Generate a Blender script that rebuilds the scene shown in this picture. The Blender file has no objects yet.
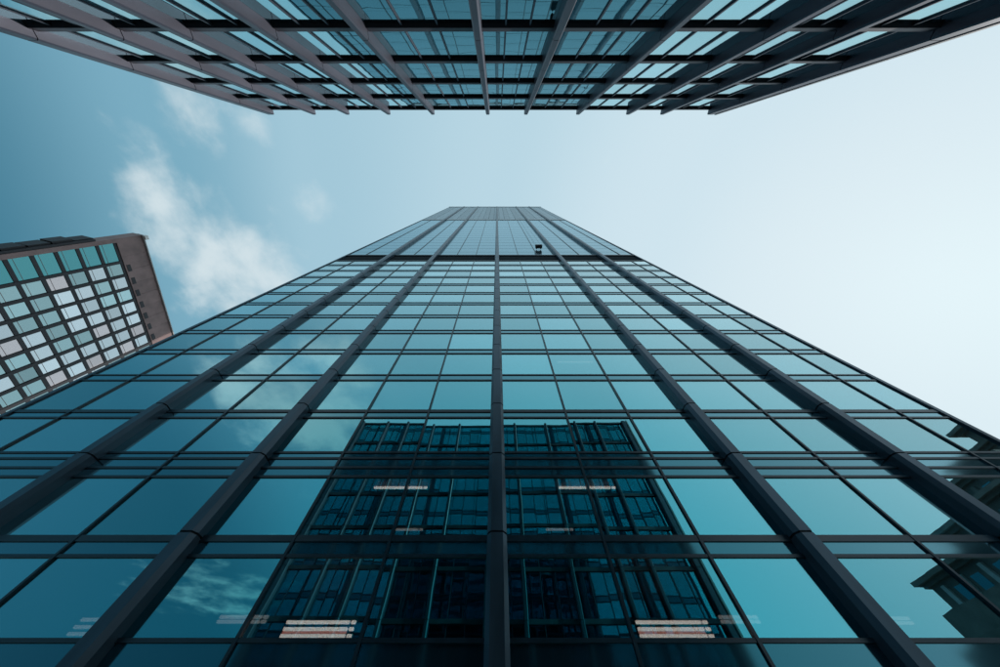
import bpy, bmesh, math, random
from mathutils import Vector, Matrix
random.seed(7)
sc = bpy.context.scene
C = sc.collection
R = math.radians
EYE = 1.6                                   # camera height above the pavement

# ---------------------------------------------------------------- camera
cam = bpy.data.cameras.new('camera')
camo = bpy.data.objects.new('camera', cam); C.objects.link(camo)
TILT = math.atan(148.5 / 280.0)             # tilt of the view axis away from the zenith
camo.location = (0, 0, EYE)
camo.rotation_euler = (math.pi - TILT, 0, 0)
cam.sensor_width = 36.0; cam.lens = 10.08; cam.shift_x = 0.003
cam.clip_start = 0.1; cam.clip_end = 20000
sc.camera = camo

# ---------------------------------------------------------------- view
sc.view_settings.view_transform = 'Standard'
sc.view_settings.look = 'None'
sc.view_settings.exposure = 0.0
sc.view_settings.gamma = 1.0
sc.view_settings.use_curve_mapping = False
sc.cycles.max_bounces = 10
sc.cycles.glossy_bounces = 6
sc.cycles.transparent_max_bounces = 16
sc.cycles.caustics_reflective = False
sc.cycles.caustics_refractive = False

# ---------------------------------------------------------------- sky and sun
SUN_EL, SUN_AZ = R(30), R(80)               # azimuth from +Y (north) towards +X (east)
sun_dir = Vector((math.sin(SUN_AZ) * math.cos(SUN_EL), math.cos(SUN_AZ) * math.cos(SUN_EL), math.sin(SUN_EL)))
w = bpy.data.worlds.new('World'); sc.world = w; w.use_nodes = True
nt = w.node_tree; nt.nodes.clear()
def N(t, **kw):
    n = nt.nodes.new(t)
    for k, v in kw.items(): setattr(n, k, v)
    return n
def L(a, b): nt.links.new(a, b)
def M(op, a, b=None, clamp=False):
    n = N('ShaderNodeMath', operation=op); n.use_clamp = clamp
    for i, v in enumerate((a, b)):
        if v is None: continue
        if hasattr(v, 'is_linked'): L(v, n.inputs[i])
        else: n.inputs[i].default_value = v
    return n.outputs[0]
out = N('ShaderNodeOutputWorld'); bg = N('ShaderNodeBackground')
bg.inputs['Strength'].default_value = 0.12
L(bg.outputs[0], out.inputs[0])
sky = N('ShaderNodeTexSky', sky_type='NISHITA')
sky.sun_disc = False; sky.sun_elevation = SUN_EL; sky.sun_rotation = SUN_AZ
sky.altitude = 0; sky.air_density = 1.0; sky.dust_density = 3.0; sky.ozone_density = 1.0
tint = N('ShaderNodeMix', data_type='RGBA', blend_type='MULTIPLY'); tint.inputs[0].default_value = 1.0
L(sky.outputs[0], tint.inputs[6]); tint.inputs[7].default_value = (0.62, 0.88, 0.95, 1)
# high haze that brightens towards the sun, and thin cumulus wisps
tc = N('ShaderNodeTexCoord')
nrm = N('ShaderNodeVectorMath', operation='NORMALIZE'); L(tc.outputs['Generated'], nrm.inputs[0])
dt = N('ShaderNodeVectorMath', operation='DOT_PRODUCT'); L(nrm.outputs[0], dt.inputs[0]); dt.inputs[1].default_value = sun_dir
t01 = N('ShaderNodeMapRange'); t01.inputs[1].default_value = -1.0; t01.inputs[2].default_value = 1.0
L(dt.outputs['Value'], t01.inputs[0])
rp = N('ShaderNodeValToRGB'); L(t01.outputs[0], rp.inputs[0]); rp.color_ramp.interpolation = 'EASE'
els = rp.color_ramp.elements
HZ = [(0.0, (.045, .18, .275)), (.24, (.050, .195, .29)), (.37, (.20, .42, .545)), (.50, (.37, .585, .70)), (.75, (.49, .685, .785)), (.93, (.63, .785, .865)), (1.0, (.71, .83, .89))]
els[0].position, els[1].position = HZ[0][0], HZ[-1][0]
for p_, c_ in HZ[1:-1]: els.new(p_)
for e_, (p_, c_) in zip(sorted(els, key=lambda q: q.position), HZ): e_.color = (*c_, 1)
hsc = N('ShaderNodeVectorMath', operation='SCALE'); L(rp.outputs[0], hsc.inputs[0]); hsc.inputs['Scale'].default_value = 1 / .12
hmix = N('ShaderNodeMix', data_type='RGBA'); hmix.inputs[0].default_value = .98; L(tint.outputs[2], hmix.inputs[6]); L(hsc.outputs[0], hmix.inputs[7])
# clouds: noise on a flat layer overhead, gathered into a few banks
sep = N('ShaderNodeSeparateXYZ'); L(nrm.outputs[0], sep.inputs[0])
zc = M('MAXIMUM', sep.outputs[2], 0.06)
comb = N('ShaderNodeCombineXYZ')
L(M('DIVIDE', sep.outputs[0], zc), comb.inputs[0]); L(M('DIVIDE', sep.outputs[1], zc), comb.inputs[1])
n1 = N('ShaderNodeTexNoise'); n1.inputs['Scale'].default_value = 4.2; n1.inputs['Detail'].default_value = 9
n1.inputs['Roughness'].default_value = 0.56; n1.inputs['Distortion'].default_value = 0.15
L(comb.outputs[0], n1.inputs['Vector'])
bank = None
for (bx_, by_, rad, amp) in ((-1.08, 0.03, .18, 1.0), (-1.10, 0.18, .20, .9), (-0.95, 0.30, .26, 1.25), (-0.88, -0.18, .12, .85),
                        (-0.71, -0.17, .10, .8), (-0.64, 0.06, .12, .5), (-0.76, 0.23, .20, .7),
                        (-0.92, -0.98, .34, 1.5), (-1.10, -0.80, .25, 1.2), (-0.72, -0.72, .2, .9), (-1.0, -2.3, .5, .7), (-2.2, -2.9, .7, .8)):
    ds = N('ShaderNodeVectorMath', operation='DISTANCE'); L(comb.outputs[0], ds.inputs[0]); ds.inputs[1].default_value = (bx_, by_, 0)
    g = N('ShaderNodeMapRange'); g.interpolation_type = 'SMOOTHSTEP'
    g.inputs[1].default_value = rad * 1.7; g.inputs[2].default_value = 0.0; g.inputs[3].default_value = 0; g.inputs[4].default_value = amp
    L(ds.outputs['Value'], g.inputs[0])
    bank = g.outputs[0] if bank is None else M('MAXIMUM', bank, g.outputs[0])
cl = M('ADD', n1.outputs['Fac'], M('MULTIPLY', bank, 0.42))
cr = N('ShaderNodeMapRange'); cr.interpolation_type = 'SMOOTHSTEP'
cr.inputs[1].default_value = 0.66; cr.inputs[2].default_value = 1.08; cr.inputs[3].default_value = 0; cr.inputs[4].default_value = 0.85
L(cl, cr.inputs[0])
cmix = N('ShaderNodeMix', data_type='RGBA'); L(cr.outputs[0], cmix.inputs[0]); L(hmix.outputs[2], cmix.inputs[6])
cmix.inputs[7].default_value = (5.9, 6.7, 7.0, 1)
L(cmix.outputs[2], bg.inputs['Color'])

sl = bpy.data.lights.new('sun', 'SUN'); sl.energy = 2.0; sl.angle = R(0.6); sl.color = (1.0, 0.92, 0.86)
so = bpy.data.objects.new('sun', sl); C.objects.link(so)
so.rotation_euler = (-sun_dir).to_track_quat('-Z', 'Y').to_euler()
so.location = (60, 10, 60)

# ---------------------------------------------------------------- materials
MATS = {}
def newmat(name):
    m = bpy.data.materials.new(name); m.use_nodes = True
    m.node_tree.nodes.clear(); MATS[name] = m
    return m, m.node_tree
def plain(name, col, rough=.5, metal=0., var=.12, scale=.8, bump=0., spec=.5, rand=0.0, stretch=(1, 1, 1)):
    """Principled surface with blotchy wear in colour and roughness."""
    m, t = newmat(name); nn = t.nodes; lk = t.links
    o = nn.new('ShaderNodeOutputMaterial'); p = nn.new('ShaderNodeBsdfPrincipled'); lk.new(p.outputs[0], o.inputs[0])
    p.inputs['Metallic'].default_value = metal; p.inputs['Specular IOR Level'].default_value = spec
    geo = nn.new('ShaderNodeNewGeometry')
    mp = nn.new('ShaderNodeMapping'); lk.new(geo.outputs['Position'], mp.inputs[0]); mp.inputs['Scale'].default_value = stretch
    nz = nn.new('ShaderNodeTexNoise'); nz.inputs['Scale'].default_value = scale; nz.inputs['Detail'].default_value = 6
    lk.new(mp.outputs[0], nz.inputs['Vector'])
    a = nn.new('ShaderNodeMapRange'); a.inputs[1].default_value = .3; a.inputs[2].default_value = .7
    a.inputs[3].default_value = 1 - var; a.inputs[4].default_value = 1 + var; lk.new(nz.outputs['Fac'], a.inputs[0])
    oi = nn.new('ShaderNodeObjectInfo')
    b = nn.new('ShaderNodeMapRange'); b.inputs[3].default_value = 1 - rand; b.inputs[4].default_value = 1 + rand; lk.new(oi.outputs['Random'], b.inputs[0])
    k = nn.new('ShaderNodeMath'); k.operation = 'MULTIPLY'; lk.new(a.outputs[0], k.inputs[0]); lk.new(b.outputs[0], k.inputs[1])
    vm = nn.new('ShaderNodeVectorMath'); vm.operation = 'SCALE'; vm.inputs[0].default_value = col; lk.new(k.outputs[0], vm.inputs['Scale'])
    lk.new(vm.outputs[0], p.inputs['Base Color'])
    rr = nn.new('ShaderNodeMapRange'); rr.inputs[3].default_value = max(rough - .1, .03); rr.inputs[4].default_value = min(rough + .12, 1)
    lk.new(nz.outputs['Fac'], rr.inputs[0]); lk.new(rr.outputs[0], p.inputs['Roughness'])
    if bump:
        bp = nn.new('ShaderNodeBump'); bp.inputs['Strength'].default_value = bump; bp.inputs['Distance'].default_value = .02
        lk.new(nz.outputs['Fac'], bp.inputs['Height']); lk.new(bp.outputs[0], p.inputs['Normal'])
    return m
def glass(name, tn, tg, f0, trans, rough=.0, wob=.012, wave=.09, opaque=None, power=3.0, vary=.08):
    """Coated facade glass: tinted mirror coat whose reflection grows towards grazing, over tinted see-through or opaque backing."""
    m, t = newmat(name); nn = t.nodes; lk = t.links
    o = nn.new('ShaderNodeOutputMaterial')
    geo = nn.new('ShaderNodeNewGeometry'); oi = nn.new('ShaderNodeObjectInfo')
    # every sheet sits a hair out of true
    wn = nn.new('ShaderNodeTexWhiteNoise'); wn.noise_dimensions = '1D'; lk.new(oi.outputs['Random'], wn.inputs['W'])
    sb = nn.new('ShaderNodeVectorMath'); sb.operation = 'SUBTRACT'; lk.new(wn.outputs['Color'], sb.inputs[0]); sb.inputs[1].default_value = (.5, .5, .5)
    scl = nn.new('ShaderNodeVectorMath'); scl.operation = 'SCALE'; lk.new(sb.outputs[0], scl.inputs[0]); scl.inputs['Scale'].default_value = wob
    ad = nn.new('ShaderNodeVectorMath'); ad.operation = 'ADD'; lk.new(scl.outputs[0], ad.inputs[1])
    nz = nn.new('ShaderNodeTexNoise'); nz.inputs['Scale'].default_value = .55; nz.inputs['Detail'].default_value = 1.5
    lk.new(geo.outputs['Position'], nz.inputs['Vector'])
    bp = nn.new('ShaderNodeBump'); bp.inputs['Strength'].default_value = wave; bp.inputs['Distance'].default_value = .03
    lk.new(nz.outputs['Fac'], bp.inputs['Height']); lk.new(bp.outputs[0], ad.inputs[0])
    nr = nn.new('ShaderNodeVectorMath'); nr.operation = 'NORMALIZE'; lk.new(ad.outputs[0], nr.inputs[0])
    lw = nn.new('ShaderNodeLayerWeight'); lw.inputs['Blend'].default_value = .5
    pw = nn.new('ShaderNodeMath'); pw.operation = 'POWER'; lk.new(lw.outputs['Facing'], pw.inputs[0]); pw.inputs[1].default_value = power
    fr = nn.new('ShaderNodeMapRange'); fr.inputs[3].default_value = f0; fr.inputs[4].default_value = 1.0; lk.new(pw.outputs[0], fr.inputs[0])
    cm = nn.new('ShaderNodeMix'); cm.data_type = 'RGBA'; tf = nn.new('ShaderNodeMath'); tf.operation = 'POWER'; lk.new(lw.outputs['Facing'], tf.inputs[0]); tf.inputs[1].default_value = 1.2; lk.new(tf.outputs[0], cm.inputs[0])
    cm.inputs[6].default_value = (*tn, 1); cm.inputs[7].default_value = (*tg, 1)
    vr = nn.new('ShaderNodeMapRange'); vr.inputs[3].default_value = 1 - vary; vr.inputs[4].default_value = 1 + vary * .6; lk.new(oi.outputs['Random'], vr.inputs[0])
    vs = nn.new('ShaderNodeVectorMath'); vs.operation = 'SCALE'; lk.new(cm.outputs[2], vs.inputs[0]); lk.new(vr.outputs[0], vs.inputs['Scale'])
    gl = nn.new('ShaderNodeBsdfGlossy'); gl.inputs['Roughness'].default_value = rough; lk.new(vs.outputs[0], gl.inputs['Color']); lk.new(nr.outputs[0], gl.inputs['Normal'])
    if opaque:
        tr = nn.new('ShaderNodeBsdfDiffuse'); tr.inputs['Color'].default_value = (*opaque, 1)
    else:
        tr = nn.new('ShaderNodeBsdfTransparent'); tr.inputs['Color'].default_value = (*trans, 1)
    mx = nn.new('ShaderNodeMixShader'); lk.new(fr.outputs[0], mx.inputs[0]); lk.new(tr.outputs[0], mx.inputs[1]); lk.new(gl.outputs[0], mx.inputs[2])
    lk.new(mx.outputs[0], o.inputs[0])
    return m
def lamp_mat(name, col, strength):
    m, t = newmat(name); nn = t.nodes
    o = nn.new('ShaderNodeOutputMaterial'); e = nn.new('ShaderNodeEmission'); t.links.new(e.outputs[0], o.inputs[0])
    e.inputs[0].default_value = (*col, 1); e.inputs[1].default_value = strength
    return m

glass('tower_glass', (.010, .64, .735), (1.0, 1.0, 1.0), .59, (.62, .70, .72), power=1.9, vary=.16, wave=.07, wob=.010)
glass('spandrel_glass', (.05, .50, .62), (.80, .95, 1.0), .26, None, rough=.08, opaque=(.012, .04, .058), power=1.6)
glass('upper_glass', (.2, .5, .6), (.66, .82, .89), .4, None, rough=.12, opaque=(.02, .04, .05))
glass('block_glass', (.04, .62, .72), (.78, .94, .97), .52, (.60, .68, .70), power=1.8)
glass('brown_tower_glass', (.72, .82, .86), (.90, .92, .92), .80, None, rough=.12, wob=.10, opaque=(.3, .3, .3), vary=.30)
glass('brown_tower_glass_teal', (.45, .68, .70), (.70, .85, .86), .70, None, rough=.12, wob=.10, opaque=(.12, .16, .16), vary=.35)
glass('brown_tower_glass_rose', (.80, .70, .70), (.90, .85, .85), .62, None, rough=.25, wob=.10, opaque=(.40, .33, .32), vary=.25)
glass('corner_glass', (.15, .62, .66), (.5, .85, .9), .45, None, rough=.05, wob=.08, opaque=(.02, .05, .055))
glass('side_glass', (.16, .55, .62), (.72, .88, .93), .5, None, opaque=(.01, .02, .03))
plain('dark_metal', (.012, .036, .055), .32, .0, .2, 1.5, spec=.55)
plain('pilaster_metal', (.05, .09, .125), .36, .35, .3, .9, stretch=(1, 1, .25))
plain('joint_metal', (.015, .025, .035), .6)
plain('fin_metal', (.12, .13, .175), .42, .25, .25, .6, stretch=(1, 1, .3))
plain('beam_metal', (.13, .125, .15), .5, .2, .2, .7)
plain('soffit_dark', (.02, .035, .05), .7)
plain('trim_pale', (.55, .56, .56), .5)
plain('slab_concrete', (.10, .105, .11), .8)
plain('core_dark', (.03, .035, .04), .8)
plain('louvre_metal', (.10, .13, .15), .6, .2)
plain('crown_metal', (.5, .58, .62), .5, .2, .15, .3, rand=.1)
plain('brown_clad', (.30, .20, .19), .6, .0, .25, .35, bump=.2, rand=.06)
plain('brown_dark', (.035, .036, .042), .6, rand=.1)
plain('white_cap', (.8, .8, .78), .4)
plain('blind_white', (.62, .64, .64), .7, rand=.25)
plain('room_grey', (.05, .055, .06), .8)
plain('stone_dark', (.22, .205, .19), .85, .0, .25, .4, bump=.3, rand=.08)
plain('asphalt', (.05, .05, .052), .9, .0, .2, 6, bump=.3)
plain('paving', (.24, .235, .23), .8, .0, .15, 2.0, bump=.2)
plain('kerb_stone', (.32, .31, .30), .8, rand=.1)
plain('paint_white', (.75, .75, .73), .7, .0, .2, 4)
plain('soil_ground', (.12, .12, .115), .9, .0, .3, .02)
plain('lamp_housing', (.3, .3, .3), .5)
plain('cradle_dark', (.03, .03, .035), .6)
lamp_mat('tube_warm', (1.0, .66, .55), 4.4)
lamp_mat('tube_dim', (1.0, .76, .70), 1.0)
lamp_mat('tube_red', (1.0, .28, .20), 2.5)

# ---------------------------------------------------------------- helpers
def link(o, parent=None):
    C.objects.link(o)
    if parent is not None: o.parent = parent
    return o
def tag(o, label=None, cat=None, group=None, kind=None):
    if label: o['label'] = label
    if cat: o['category'] = cat
    if group: o['group'] = group
    if kind: o['kind'] = kind
    return o
def empty(name, loc, rz=0):
    o = bpy.data.objects.new(name, None); o.location = loc; o.rotation_euler = (0, 0, rz); o.empty_display_size = .5
    return link(o)
CUBE = {}
def cube(mat):
    if mat not in CUBE:
        bm = bmesh.new(); bmesh.ops.create_cube(bm, size=1.0)
        me = bpy.data.meshes.new('piece_' + mat); bm.to_mesh(me); bm.free(); me.materials.append(MATS[mat]); CUBE[mat] = me
    return CUBE[mat]
def piece(name, mat, parent, x0, x1, y0, y1, z0, z1, origin=(0, 0, 0)):
    """A cheap box piece that shares its mesh with its look-alikes; coordinates in the frame of the thing."""
    o = bpy.data.objects.new(name, cube(mat))
    o.location = ((x0 + x1) / 2 - origin[0], (y0 + y1) / 2 - origin[1], (z0 + z1) / 2 - origin[2])
    o.scale = (abs(x1 - x0), abs(y1 - y0), abs(z1 - z0))
    return link(o, parent)
def adopt(child, parent):
    child.parent = parent; child.matrix_parent_inverse = parent_local(parent).inverted(); return child
def parent_local(o): return Matrix.LocRotScale(o.location, o.rotation_euler, o.scale)
def add_box(bm, x0, x1, y0, y1, z0, z1):
    r = bmesh.ops.create_cube(bm, size=1.0)
    bmesh.ops.scale(bm, vec=(x1 - x0, y1 - y0, z1 - z0), verts=r['verts'])
    bmesh.ops.translate(bm, vec=((x0 + x1) / 2, (y0 + y1) / 2, (z0 + z1) / 2), verts=r['verts'])
def add_prism(bm, pts, z0, z1):
    lo = [bm.verts.new((x, y, z0)) for x, y in pts]; hi = [bm.verts.new((x, y, z1)) for x, y in pts]
    n = len(pts)
    bm.faces.new(hi); bm.faces.new(lo[::-1])
    for i in range(n): bm.faces.new((lo[i], lo[(i + 1) % n], hi[(i + 1) % n], hi[i]))
def build(name, bm, mats, parent=None):
    bmesh.ops.recalc_face_normals(bm, faces=bm.faces)
    me = bpy.data.meshes.new(name); bm.to_mesh(me); bm.free()
    for m in ([mats] if isinstance(mats, str) else mats): me.materials.append(MATS[m])
    return link(bpy.data.objects.new(name, me), parent)
def boxes(name, mat, parent, lst):
    bm = bmesh.new()
    for b in lst: add_box(bm, *b)
    return build(name, bm, mat, parent)

# ================================================================ the setting
def sheet(name, mat, x0, x1, y0, y1, z, th=.3):
    o = boxes(name, mat, None, [(x0, x1, y0, y1, z - th, z)]); tag(o, kind='structure'); return o
g = sheet('ground', 'soil_ground', -3000, 3000, -3000, 3000, -0.17, 1.0)
sheet('road', 'asphalt', -400, 400, 2.5, 9.5, -0.12, .05)
pv = sheet('pavement', 'paving', -400, 400, -9.0, 2.3, 0.0, .16)
pv = sheet('pavement', 'paving', -400, 400, 9.7, 14.9, 0.0, .16)
for y0 in (2.3, 9.5):
    k = boxes('kerb', 'kerb_stone', None, [(-60 + i * 2.0, -60 + i * 2.0 + 1.98, y0, y0 + .2, -.16, .02) for i in range(60)]); tag(k, kind='structure')
mk = boxes('road_marking', 'paint_white', None, [(-60 + i * 6.0, -57 + i * 6.0, 5.94, 6.06, -.118, -.114) for i in range(20)]); tag(mk, kind='structure')

# ================================================================ main glass tower
GY = 14.0                                    # glass plane
XL, XR = -33.8, 30.9
TOP = 219.0 + EYE
tower = empty('glass_tower', (0, GY, 0))
tag(tower, 'tall teal glass skyscraper with dark vertical pilasters rising between its window bays', 'skyscraper')
O = (0, GY, 0)
def tp(name, mat, x0, x1, y0, y1, z0, z1): return piece(name, mat, tower, x0, x1, y0, y1, z0 + EYE, z1 + EYE, O)
PIL = [-23.4, -13.6, 0.0, 13.5, 22.8]
SUB = [-29.7, -18.8, -9.05, -4.75, 4.75, 9.05, 18.6, 27.9]
COLS = sorted(PIL + SUB + [XL + .25, XR - .25])
# storeys: spandrel zones (z0, z1) from the bottom; vision glass between them
SP = [(2.2, 3.59), (6.10, 6.77), (9.78, 11.33), (14.14, 14.75)]
z = 18.62
while z < 56:
    SP.append((z - .36, z + .36)); z += 4.06
BAND0, BAND1 = 58.6, 63.8
# lobby glass at the bottom
zones = [(-1.45, 2.2)] + [(SP[i][1], SP[i + 1][0]) for i in range(len(SP) - 1)] + [(SP[-1][1], BAND0)]
for zi, (z0, z1) in enumerate(zones):
    for i in range(len(COLS) - 1):
        tp('glass_pane', 'tower_glass', COLS[i] + .03, COLS[i + 1] - .03, GY, GY + .03, z0 + .03, z1 - .03)
for (z0, z1) in SP:
    for i in range(len(COLS) - 1):
        tp('spandrel_panel', 'spandrel_glass', COLS[i] + .04, COLS[i + 1] - .04, GY - .01, GY + .06, z0 + .03, z1 - .03)
for si, (z0, z1) in enumerate(SP):
    zs = [z0, z1] if si != 2 else [z0, z0 + .55, z1 - .4, z1]
    if z0 > 12: zs = [z0, z1]
    for zz in zs:
        hgt = .13 if (si == 3 and zz == z1) or (si == 1 and zz == z1) else .06
        tp('transom', 'dark_metal', XL + .1, XR - .1, GY - .07, GY + .08, zz - hgt, zz + hgt)
for x in SUB:
    tp('mullion', 'dark_metal', x - .06, x + .06, GY - .10, GY + .10, -1.45, BAND0)
    tp('mullion', 'dark_metal', x - .06, x + .06, GY - .10, GY + .10, BAND1, 138)
# pilasters: stacked covers with narrow joints, chamfered front
for x in PIL:
    bm = bmesh.new(); zz = 0.0; w_ = .43; p0, p1 = -.66, .06
    prof = [(x - w_, p1), (x - w_, p0 + .22), (x - w_ + .17, p0), (x + w_ - .17, p0), (x + w_, p0 + .22), (x + w_, p1)]
    core = [(x - w_ + .06, p1), (x - w_ + .06, p0 + .25), (x - w_ + .2, p0 + .06), (x + w_ - .2, p0 + .06), (x + w_ - .06, p0 + .25), (x + w_ - .06, p1)]
    cuts = [0.0] + [8.35 + 4.06 * k for k in range(0, 53)]
    for a, b in zip(cuts[:-1], cuts[1:]): add_prism(bm, prof, a + (.04 if a else 0), min(b - .04, TOP))
    pil = build('pilaster', bm, 'pilaster_metal', tower)
    bm = bmesh.new(); add_prism(bm, core, .05, TOP - .5); build('pilaster_core', bm, 'joint_metal', pil)
# corner columns
for x0, x1 in ((XL - .15, XL + .15), (XR - .15, XR + .15)):
    tp('corner_post', 'pilaster_metal', x0, x1, GY - .12, GY + .3, -EYE, 217)
# plant floor: recess behind louvres
tp('plant_recess', 'louvre_metal', XL + .3, XR - .3, GY + 1.6, GY + 1.7, BAND0, BAND1)
for k in range(9):
    zz = BAND0 + .35 + k * .55
    o = tp('louvre_slat', 'louvre_metal', XL + .3, XR - .3, GY + .12, GY + .5, zz, zz + .06); o.rotation_euler.x = R(-32)
tp('band_sill', 'dark_metal', XL, XR, GY - .08, GY + 1.7, BAND0 - .15, BAND0 + .15)
tp('band_head', 'dark_metal', XL, XR, GY - .12, GY + 1.7, BAND1 - .15, BAND1 + .3)
# upper storeys: too far away to pick the sheets apart
lst = []; z = BAND1 + .4
while z < 136:
    for i in range(len(COLS) - 1):
        lst.append((COLS[i] + .06, COLS[i + 1] - .06, 0, .03, z + EYE, z + 3.2 + EYE))
        lst.append((COLS[i] + .06, COLS[i + 1] - .06, -.015, .03, z + 3.27 + EYE, z + 3.98 + EYE))
    z += 4.05
tag(boxes('upper_glazing', 'upper_glass', tower, lst), kind='stuff')
tp('crown_ledge', 'trim_pale', XL, XR, GY - .12, GY + .3, 135.4, 138.2)
lst = []; n = 26
for i in range(n):
    a = XL + (XR - XL) * i / n; b = XL + (XR - XL) * (i + 1) / n
    tp('crown_panel', 'crown_metal', a + .05, b - .05, GY - .06 - .05 * (i % 2), GY + .2, 138.3, 217.0)
tp('parapet', 'crown_metal', XL - .2, XR + .2, GY - .35, GY + .6, 217.0, 219.0)
# body behind the facade: slabs, back wall, flank walls, roof
DEP = 40.0
for (z0, z1) in SP:
    tp('floor_slab', 'slab_concrete', XL + .35, XR - .35, GY + .12, GY + 14.0, z0 + .05, z1 - .05)
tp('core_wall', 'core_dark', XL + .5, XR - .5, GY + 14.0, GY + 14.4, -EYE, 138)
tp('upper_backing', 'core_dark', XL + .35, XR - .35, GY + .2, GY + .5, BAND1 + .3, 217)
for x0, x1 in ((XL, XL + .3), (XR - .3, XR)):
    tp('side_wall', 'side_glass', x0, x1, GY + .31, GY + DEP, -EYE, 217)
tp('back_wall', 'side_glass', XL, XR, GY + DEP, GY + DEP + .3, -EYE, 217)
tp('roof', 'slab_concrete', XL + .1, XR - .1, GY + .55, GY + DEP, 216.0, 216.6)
# window-cleaning cradle hanging high on the facade
cx, cz = 10.2, 70.0 + EYE
cr_ = empty('cleaning_cradle', (cx, GY - .75, cz)); tag(cr_, 'small dark window cleaning cradle hanging high on the glass tower above the dark band', 'cradle')
boxes('basket', 'cradle_dark', cr_, [(-.8, .8, -.4, .4, 0, .08), (-.8, .8, -.4, -.36, .08, .8), (-.8, .8, .36, .4, .08, .8), (-.8, -.76, -.36, .36, .08, .8), (.76, .8, -.36, .36, .08, .8)])
for s in (-1, 1):
    boxes('winch', 'cradle_dark', cr_, [(s * .7 - .1, s * .7 + .1, -.15, .15, .8, 1.1)])
    boxes('cable', 'cradle_dark', cr_, [(s * .7 - .012, s * .7 + .012, -.012, .012, 1.1, 138.0 + EYE - cz)])
    boxes('wall_roller', 'cradle_dark', cr_, [(s * .5 - .1, s * .5 + .1, .4, .64, .3, .5)])

# ================================================================ ceiling lights seen through the glass
def strip_light(x0, x1, y, zs, zceil, label, red=False, mat='tube_warm'):
    """Tiers of warm tubes hung on two thin rods from the ceiling."""
    cx_ = (x0 + x1) / 2; z0 = min(zs) + EYE
    r = empty('strip_light', (cx_, y, z0)); tag(r, label, 'light')
    W = (x1 - x0) / 2
    for zz in zs:
        h = zz + EYE - z0
        boxes('tube', mat, r, [(-W, W - .26, -.05, .05, h - .045, h + .045), (W - .18, W, -.05, .05, h - .045, h + .045)])
    if red: boxes('red_tube', 'tube_red', r, [(-W, W - .26, .0, .06, .08, .14)])
    for s_ in (-1, 1):
        boxes('hanger', 'dark_metal', r, [(s_ * W * .9 - .012, s_ * W * .9 + .012, .06, .085, -.05, zceil + EYE - z0)])
C1, C2 = SP[1][0] + .06, SP[2][0] + .06
T3 = (4.24, 4.44, 4.64)
strip_light(-8.70, -5.85, 16.0, T3, C1, 'bright triple strip light left of the central pilaster behind the lowest glass', True)
strip_light(5.75, 8.70, 16.0, T3, C1, 'bright triple strip light right of the central pilaster behind the lowest glass', True)
strip_light(-17.3, -15.7, 16.0, (4.3, 4.5, 4.72), C1, 'three strip lights half hidden behind the inner left pilaster', mat='tube_dim')
strip_light(-11.6, -9.6, 16.0, (4.66, 4.80), C1, 'faint pair of strip lights beside the bright left triple strip light', mat='tube_dim')
strip_light(9.3, 10.9, 16.0, (4.66, 4.80), C1, 'faint pair of strip lights beside the bright right triple strip light', mat='tube_dim')
strip_light(15.9, 17.2, 16.0, (4.62, 4.76), C1, 'faint pair of strip lights between the two right pilasters', mat='tube_dim')
strip_light(-6.75, -3.85, 14.7, (9.63,), C2, 'short lamp one storey above the lowest, left of the central pilaster')
strip_light(3.4, 6.5, 14.7, (9.63,), C2, 'short lamp one storey above the lowest, right of the central pilaster')
strip_light(-6.2, -4.4, 18.0, (9.2,), C2, 'dim short lamp deeper in the room, left of the central pilaster', mat='tube_dim')
strip_light(2.9, 4.5, 18.0, (9.2,), C2, 'dim short lamp deeper in the room, right of the central pilaster', mat='tube_dim')
strip_light(5.7, 9.0, 14.7, (SP[5][0] - .30,), SP[5][0] + .06, 'single pale strip light high up in the glass right of the central pilaster', mat='tube_dim')

# ================================================================ opposite office block
BY = -6.4                                    # glass plane, facade faces +Y
BH = 33.4 + EYE
block = empty('office_block', (0, BY, 0)); OB = (0, BY, 0)
tag(block, 'glass office block with deep grey fins and beams facing the glass tower', 'office block')
def bp_(name, mat, x0, x1, y0, y1, z0, z1): return piece(name, mat, block, x0, x1, BY + y0, BY + y1, z0, z1, OB)
FIN = [-21.5, -17.4, -14.2, -10.3, -6.1, -.87, 2.75, 7.7, 12.45, 15.7, 20.3]
BEAM = [33.2 - 3.85 * k + EYE for k in range(9)]
for x in FIN:
    e = x in (FIN[0], FIN[-1])
    wd = .18 if not e else .30
    bm = bmesh.new()
    for k in range(9):
        a = 0.0 if k == 8 else BEAM[k + 1]; b = BEAM[k] if k else BEAM[0] + .13
        add_prism(bm, [(x - wd, -.1), (x + wd, -.1), (x + wd, .43), (x + wd - .06, .49), (x - wd + .06, .49), (x - wd, .43)], a + .02, b - .02)
    build('fin', bm, 'fin_metal', block)
for zz in BEAM:
    top = zz == BEAM[0]
    bo = bp_('beam', 'beam_metal', FIN[0], FIN[-1], -.12, .14, zz - .17, zz + (.1 if top else .17))
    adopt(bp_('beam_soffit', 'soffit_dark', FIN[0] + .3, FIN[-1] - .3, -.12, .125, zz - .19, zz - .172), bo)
    bp_('floor_slab', 'slab_concrete', FIN[0] + .4, FIN[-1] - .4, -9, -.14, zz - .15, zz - .02)
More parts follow.
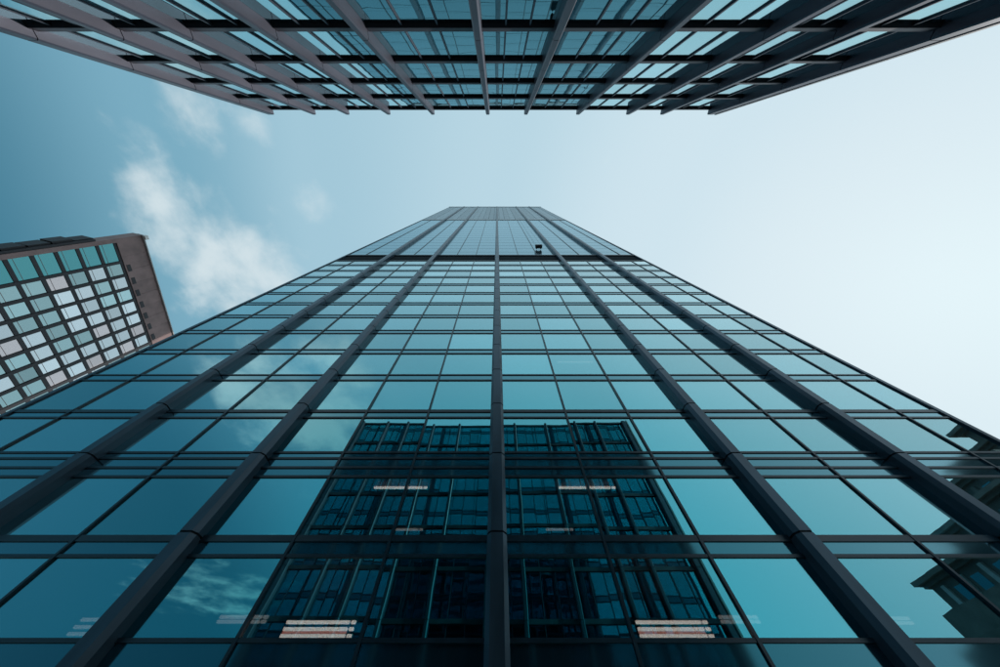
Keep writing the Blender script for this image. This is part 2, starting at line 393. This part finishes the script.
for i in range(len(FIN) - 1):
    a, b = FIN[i] + .18, FIN[i + 1] - .18
    ms = [a + (b - a) / 3, a + (b - a) * 2 / 3]
    for m_ in ms: bp_('mullion', 'fin_metal', m_ - .035, m_ + .035, -.05, .07, .1, BH - .5)
    ed = [a] + [v for m_ in ms for v in (m_ - .035, m_ + .035)] + [b]
    for k in range(9):
        z1 = BEAM[k] - .18; z0 = (BEAM[k + 1] + .18) if k < 8 else .1
        for q in range(0, 6, 2):
            bp_('glass_pane', 'block_glass', ed[q] + .01, ed[q + 1] - .01, -.03, 0.0, z0 + .01, z1 - .01)
for (i, k, f0, f1) in ((2, 2, .1, .9), (1, 2, .3, .9), (2, 1, .0, .45), (6, 3, .55, 1.), (8, 2, .2, .8)):
    a, b = FIN[i] + .35, FIN[i + 1] - .35
    bp_('roller_blind', 'blind_white', a + (b - a) * f0, a + (b - a) * f1, -.30, -.27, BEAM[k + 1] + .4, BEAM[k] - .46)
bp_('core_wall', 'room_grey', FIN[0] + .4, FIN[-1] - .4, -9.3, -9.0, 0, BH - .6)
for x0, x1 in ((FIN[0] - .35, FIN[0] - .05), (FIN[-1] + .05, FIN[-1] + .35)):
    bp_('side_wall', 'side_glass', x0, x1, -28, -.101, 0, BH - .1)
bp_('back_wall', 'side_glass', FIN[0], FIN[-1], -28.3, -28, 0, BH - .1)
bp_('roof', 'slab_concrete', FIN[0], FIN[-1], -28, -.13, BH - .28, BH - .1)
bp_('corner_trim', 'trim_pale', FIN[-1] + .44, FIN[-1] + .62, .02, .50, 0, BH)

# ================================================================ brown tower on the left
ZB = 80.0
ax, ay = -1.21187 * ZB, .16029 * ZB
ang = math.atan2(.9653038, -.26112943)
bt = empty('brown_tower', (ax, ay, 0), ang)
tag(bt, 'brown clad tower with a grid of pale square windows and a deep blank parapet', 'tower')
# local frame: +x runs along the face, -y looks out of it
def lp(name, mat, x0, x1, y0, y1, z0, z1): return piece(name, mat, bt, x0, x1, y0, y1, z0, z1)
HB = ZB + EYE; LEN = 52.0; NW = 12
us = [(0.1, 4.9)] + [(5.55 + 3.62 * k, 5.55 + 3.62 * k + 2.92) for k in range(NW)]
zc_ = [.897 * ZB + EYE - 3.6 * n for n in range(20)]
HW = 1.47
for n_, zc in enumerate(zc_):
    lp('spandrel', 'brown_dark', 0.0, LEN - .2, .02, .5, zc + HW, zc + 3.6 - HW if n_ else zc + HW + .6)
    for k, (a, b) in enumerate(us):
        if n_ < 11:
            o = lp('window_pane', random.choice(['brown_tower_glass'] * 5 + ['brown_tower_glass_teal'] * 3 + ['brown_tower_glass_rose'] * 1) if k else 'corner_glass', a + .02, b - .02, .12, .16, zc - HW + .02, zc + HW - .02)
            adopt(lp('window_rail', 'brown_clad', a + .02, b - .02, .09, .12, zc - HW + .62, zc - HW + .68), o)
lp('lower_glazing', 'brown_tower_glass', 0.1, LEN - .3, .30, .34, 2, zc_[10] - HW - .3)
edges = [0.1] + [v for ab in us for v in ab] + [LEN]
for i in range(1, len(us)):
    lp('pier', 'brown_dark', us[i - 1][1], us[i][0], -.08, .5, 0, zc_[0] + HW + .3)
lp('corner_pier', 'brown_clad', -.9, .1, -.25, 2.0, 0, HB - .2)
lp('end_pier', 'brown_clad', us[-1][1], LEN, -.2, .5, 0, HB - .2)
P0 = zc_[0] + HW + .6
for i in range(14):
    a = .12 + (LEN - .12) * i / 14; b = .12 + (LEN - .12) * (i + 1) / 14
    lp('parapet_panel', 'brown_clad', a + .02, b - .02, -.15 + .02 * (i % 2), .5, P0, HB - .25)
for k in range(1, len(us)):
    lp('vent_window', 'brown_dark', us[k][0] + .6, us[k][1] - .5, -.20, -.12, P0 + .35, P0 + 1.2)
lp('roof_cap', 'trim_pale', -.95, LEN + .2, -.5, 1.0, HB - .22, HB)
lp('corner_lamp', 'white_cap', -.95, .1, -1.2, -.51, HB - .5, HB + .3)
bm = bmesh.new(); add_prism(bm, [(-.8, .55), (LEN - .1, .55), (LEN - .1, 30), (13.5, 30)], 0, HB - .3); build('body', bm, 'brown_dark', bt)
for k in range(16):
    zz = HB - 10 - k * 3.6
    lp('side_balcony', 'brown_dark', -1.6 - .1 * k - (.25 if k % 3 == 1 else 0), -.9, .3, 2.6, zz - 3.3, zz)
lp('side_fin', 'brown_dark', -1.4, -.9, -.1, .29, 10, HB - 10)

# ================================================================ stepped stone building (seen mirrored in the tower glass)
st = empty('stone_building', (85, -42, 0))
tag(st, 'dark stepped stone building with cornices, mirrored in the right edge of the glass tower', 'stone building')
def sp_(name, mat, x0, x1, y0, y1, z0, z1): return piece(name, mat, st, x0, x1, y0, y1, z0, z1, (85, -42, 0))
for (x0, zt) in ((78.5, 18.5), (82, 22.5)):
    sp_('podium_block', 'stone_dark', x0, x0 + 3.4, -42, -20, 0, zt)
steps = [(85.5, -42, 26.5), (94, -38, 33.5), (99, -34, 38.5), (108, -30, 44), (115, -26, 51)]
zprev = 0
for i, (xs, yr, zt) in enumerate(steps):
    yf = -18 - i * .6; xe = 150 - i * 3
    sp_('storey_block', 'stone_dark', xs, xe, yr, yf, zprev, zt)
    sp_('cornice', 'stone_dark', xs - .7, xe + .7, yr - .7, yf + .7, zt + .003, zt + .6)
    sp_('cornice', 'stone_dark', xs - 1.5, xe + 1.5, yr - 1.5, yf + 1.5, zt + .603, zt + 1.3)
    zb_ = zprev; zprev = zt + 1.303
    for k in range(8):
        x = xs + 2.5 + k * 4.2
        if x > xe - 4: break
        sp_('column', 'stone_dark', x, x + .7, yf + .003, yf + .5, max(zb_, 3) + .8, zt - .6)
        sp_('window', 'side_glass', x + 1.4, x + 3.2, yf + .002, yf + .06, max(zb_, 3) + 1.2, zt - 1.2)
    for k in range(4):
        y = yr + 2.0 + k * 4.6
        if y > yf - 3: break
        sp_('column', 'trim_pale' if i == 0 else 'stone_dark', xs - .45, xs - .003, y, y + .8, zt - 6 if i == 0 else zb_ + .8, zt - .6)
        sp_('window', 'side_glass', xs - .05, xs - .002, y + 1.6, y + 3.4, max(zb_, 3) + 1.2, zt - 1.2)
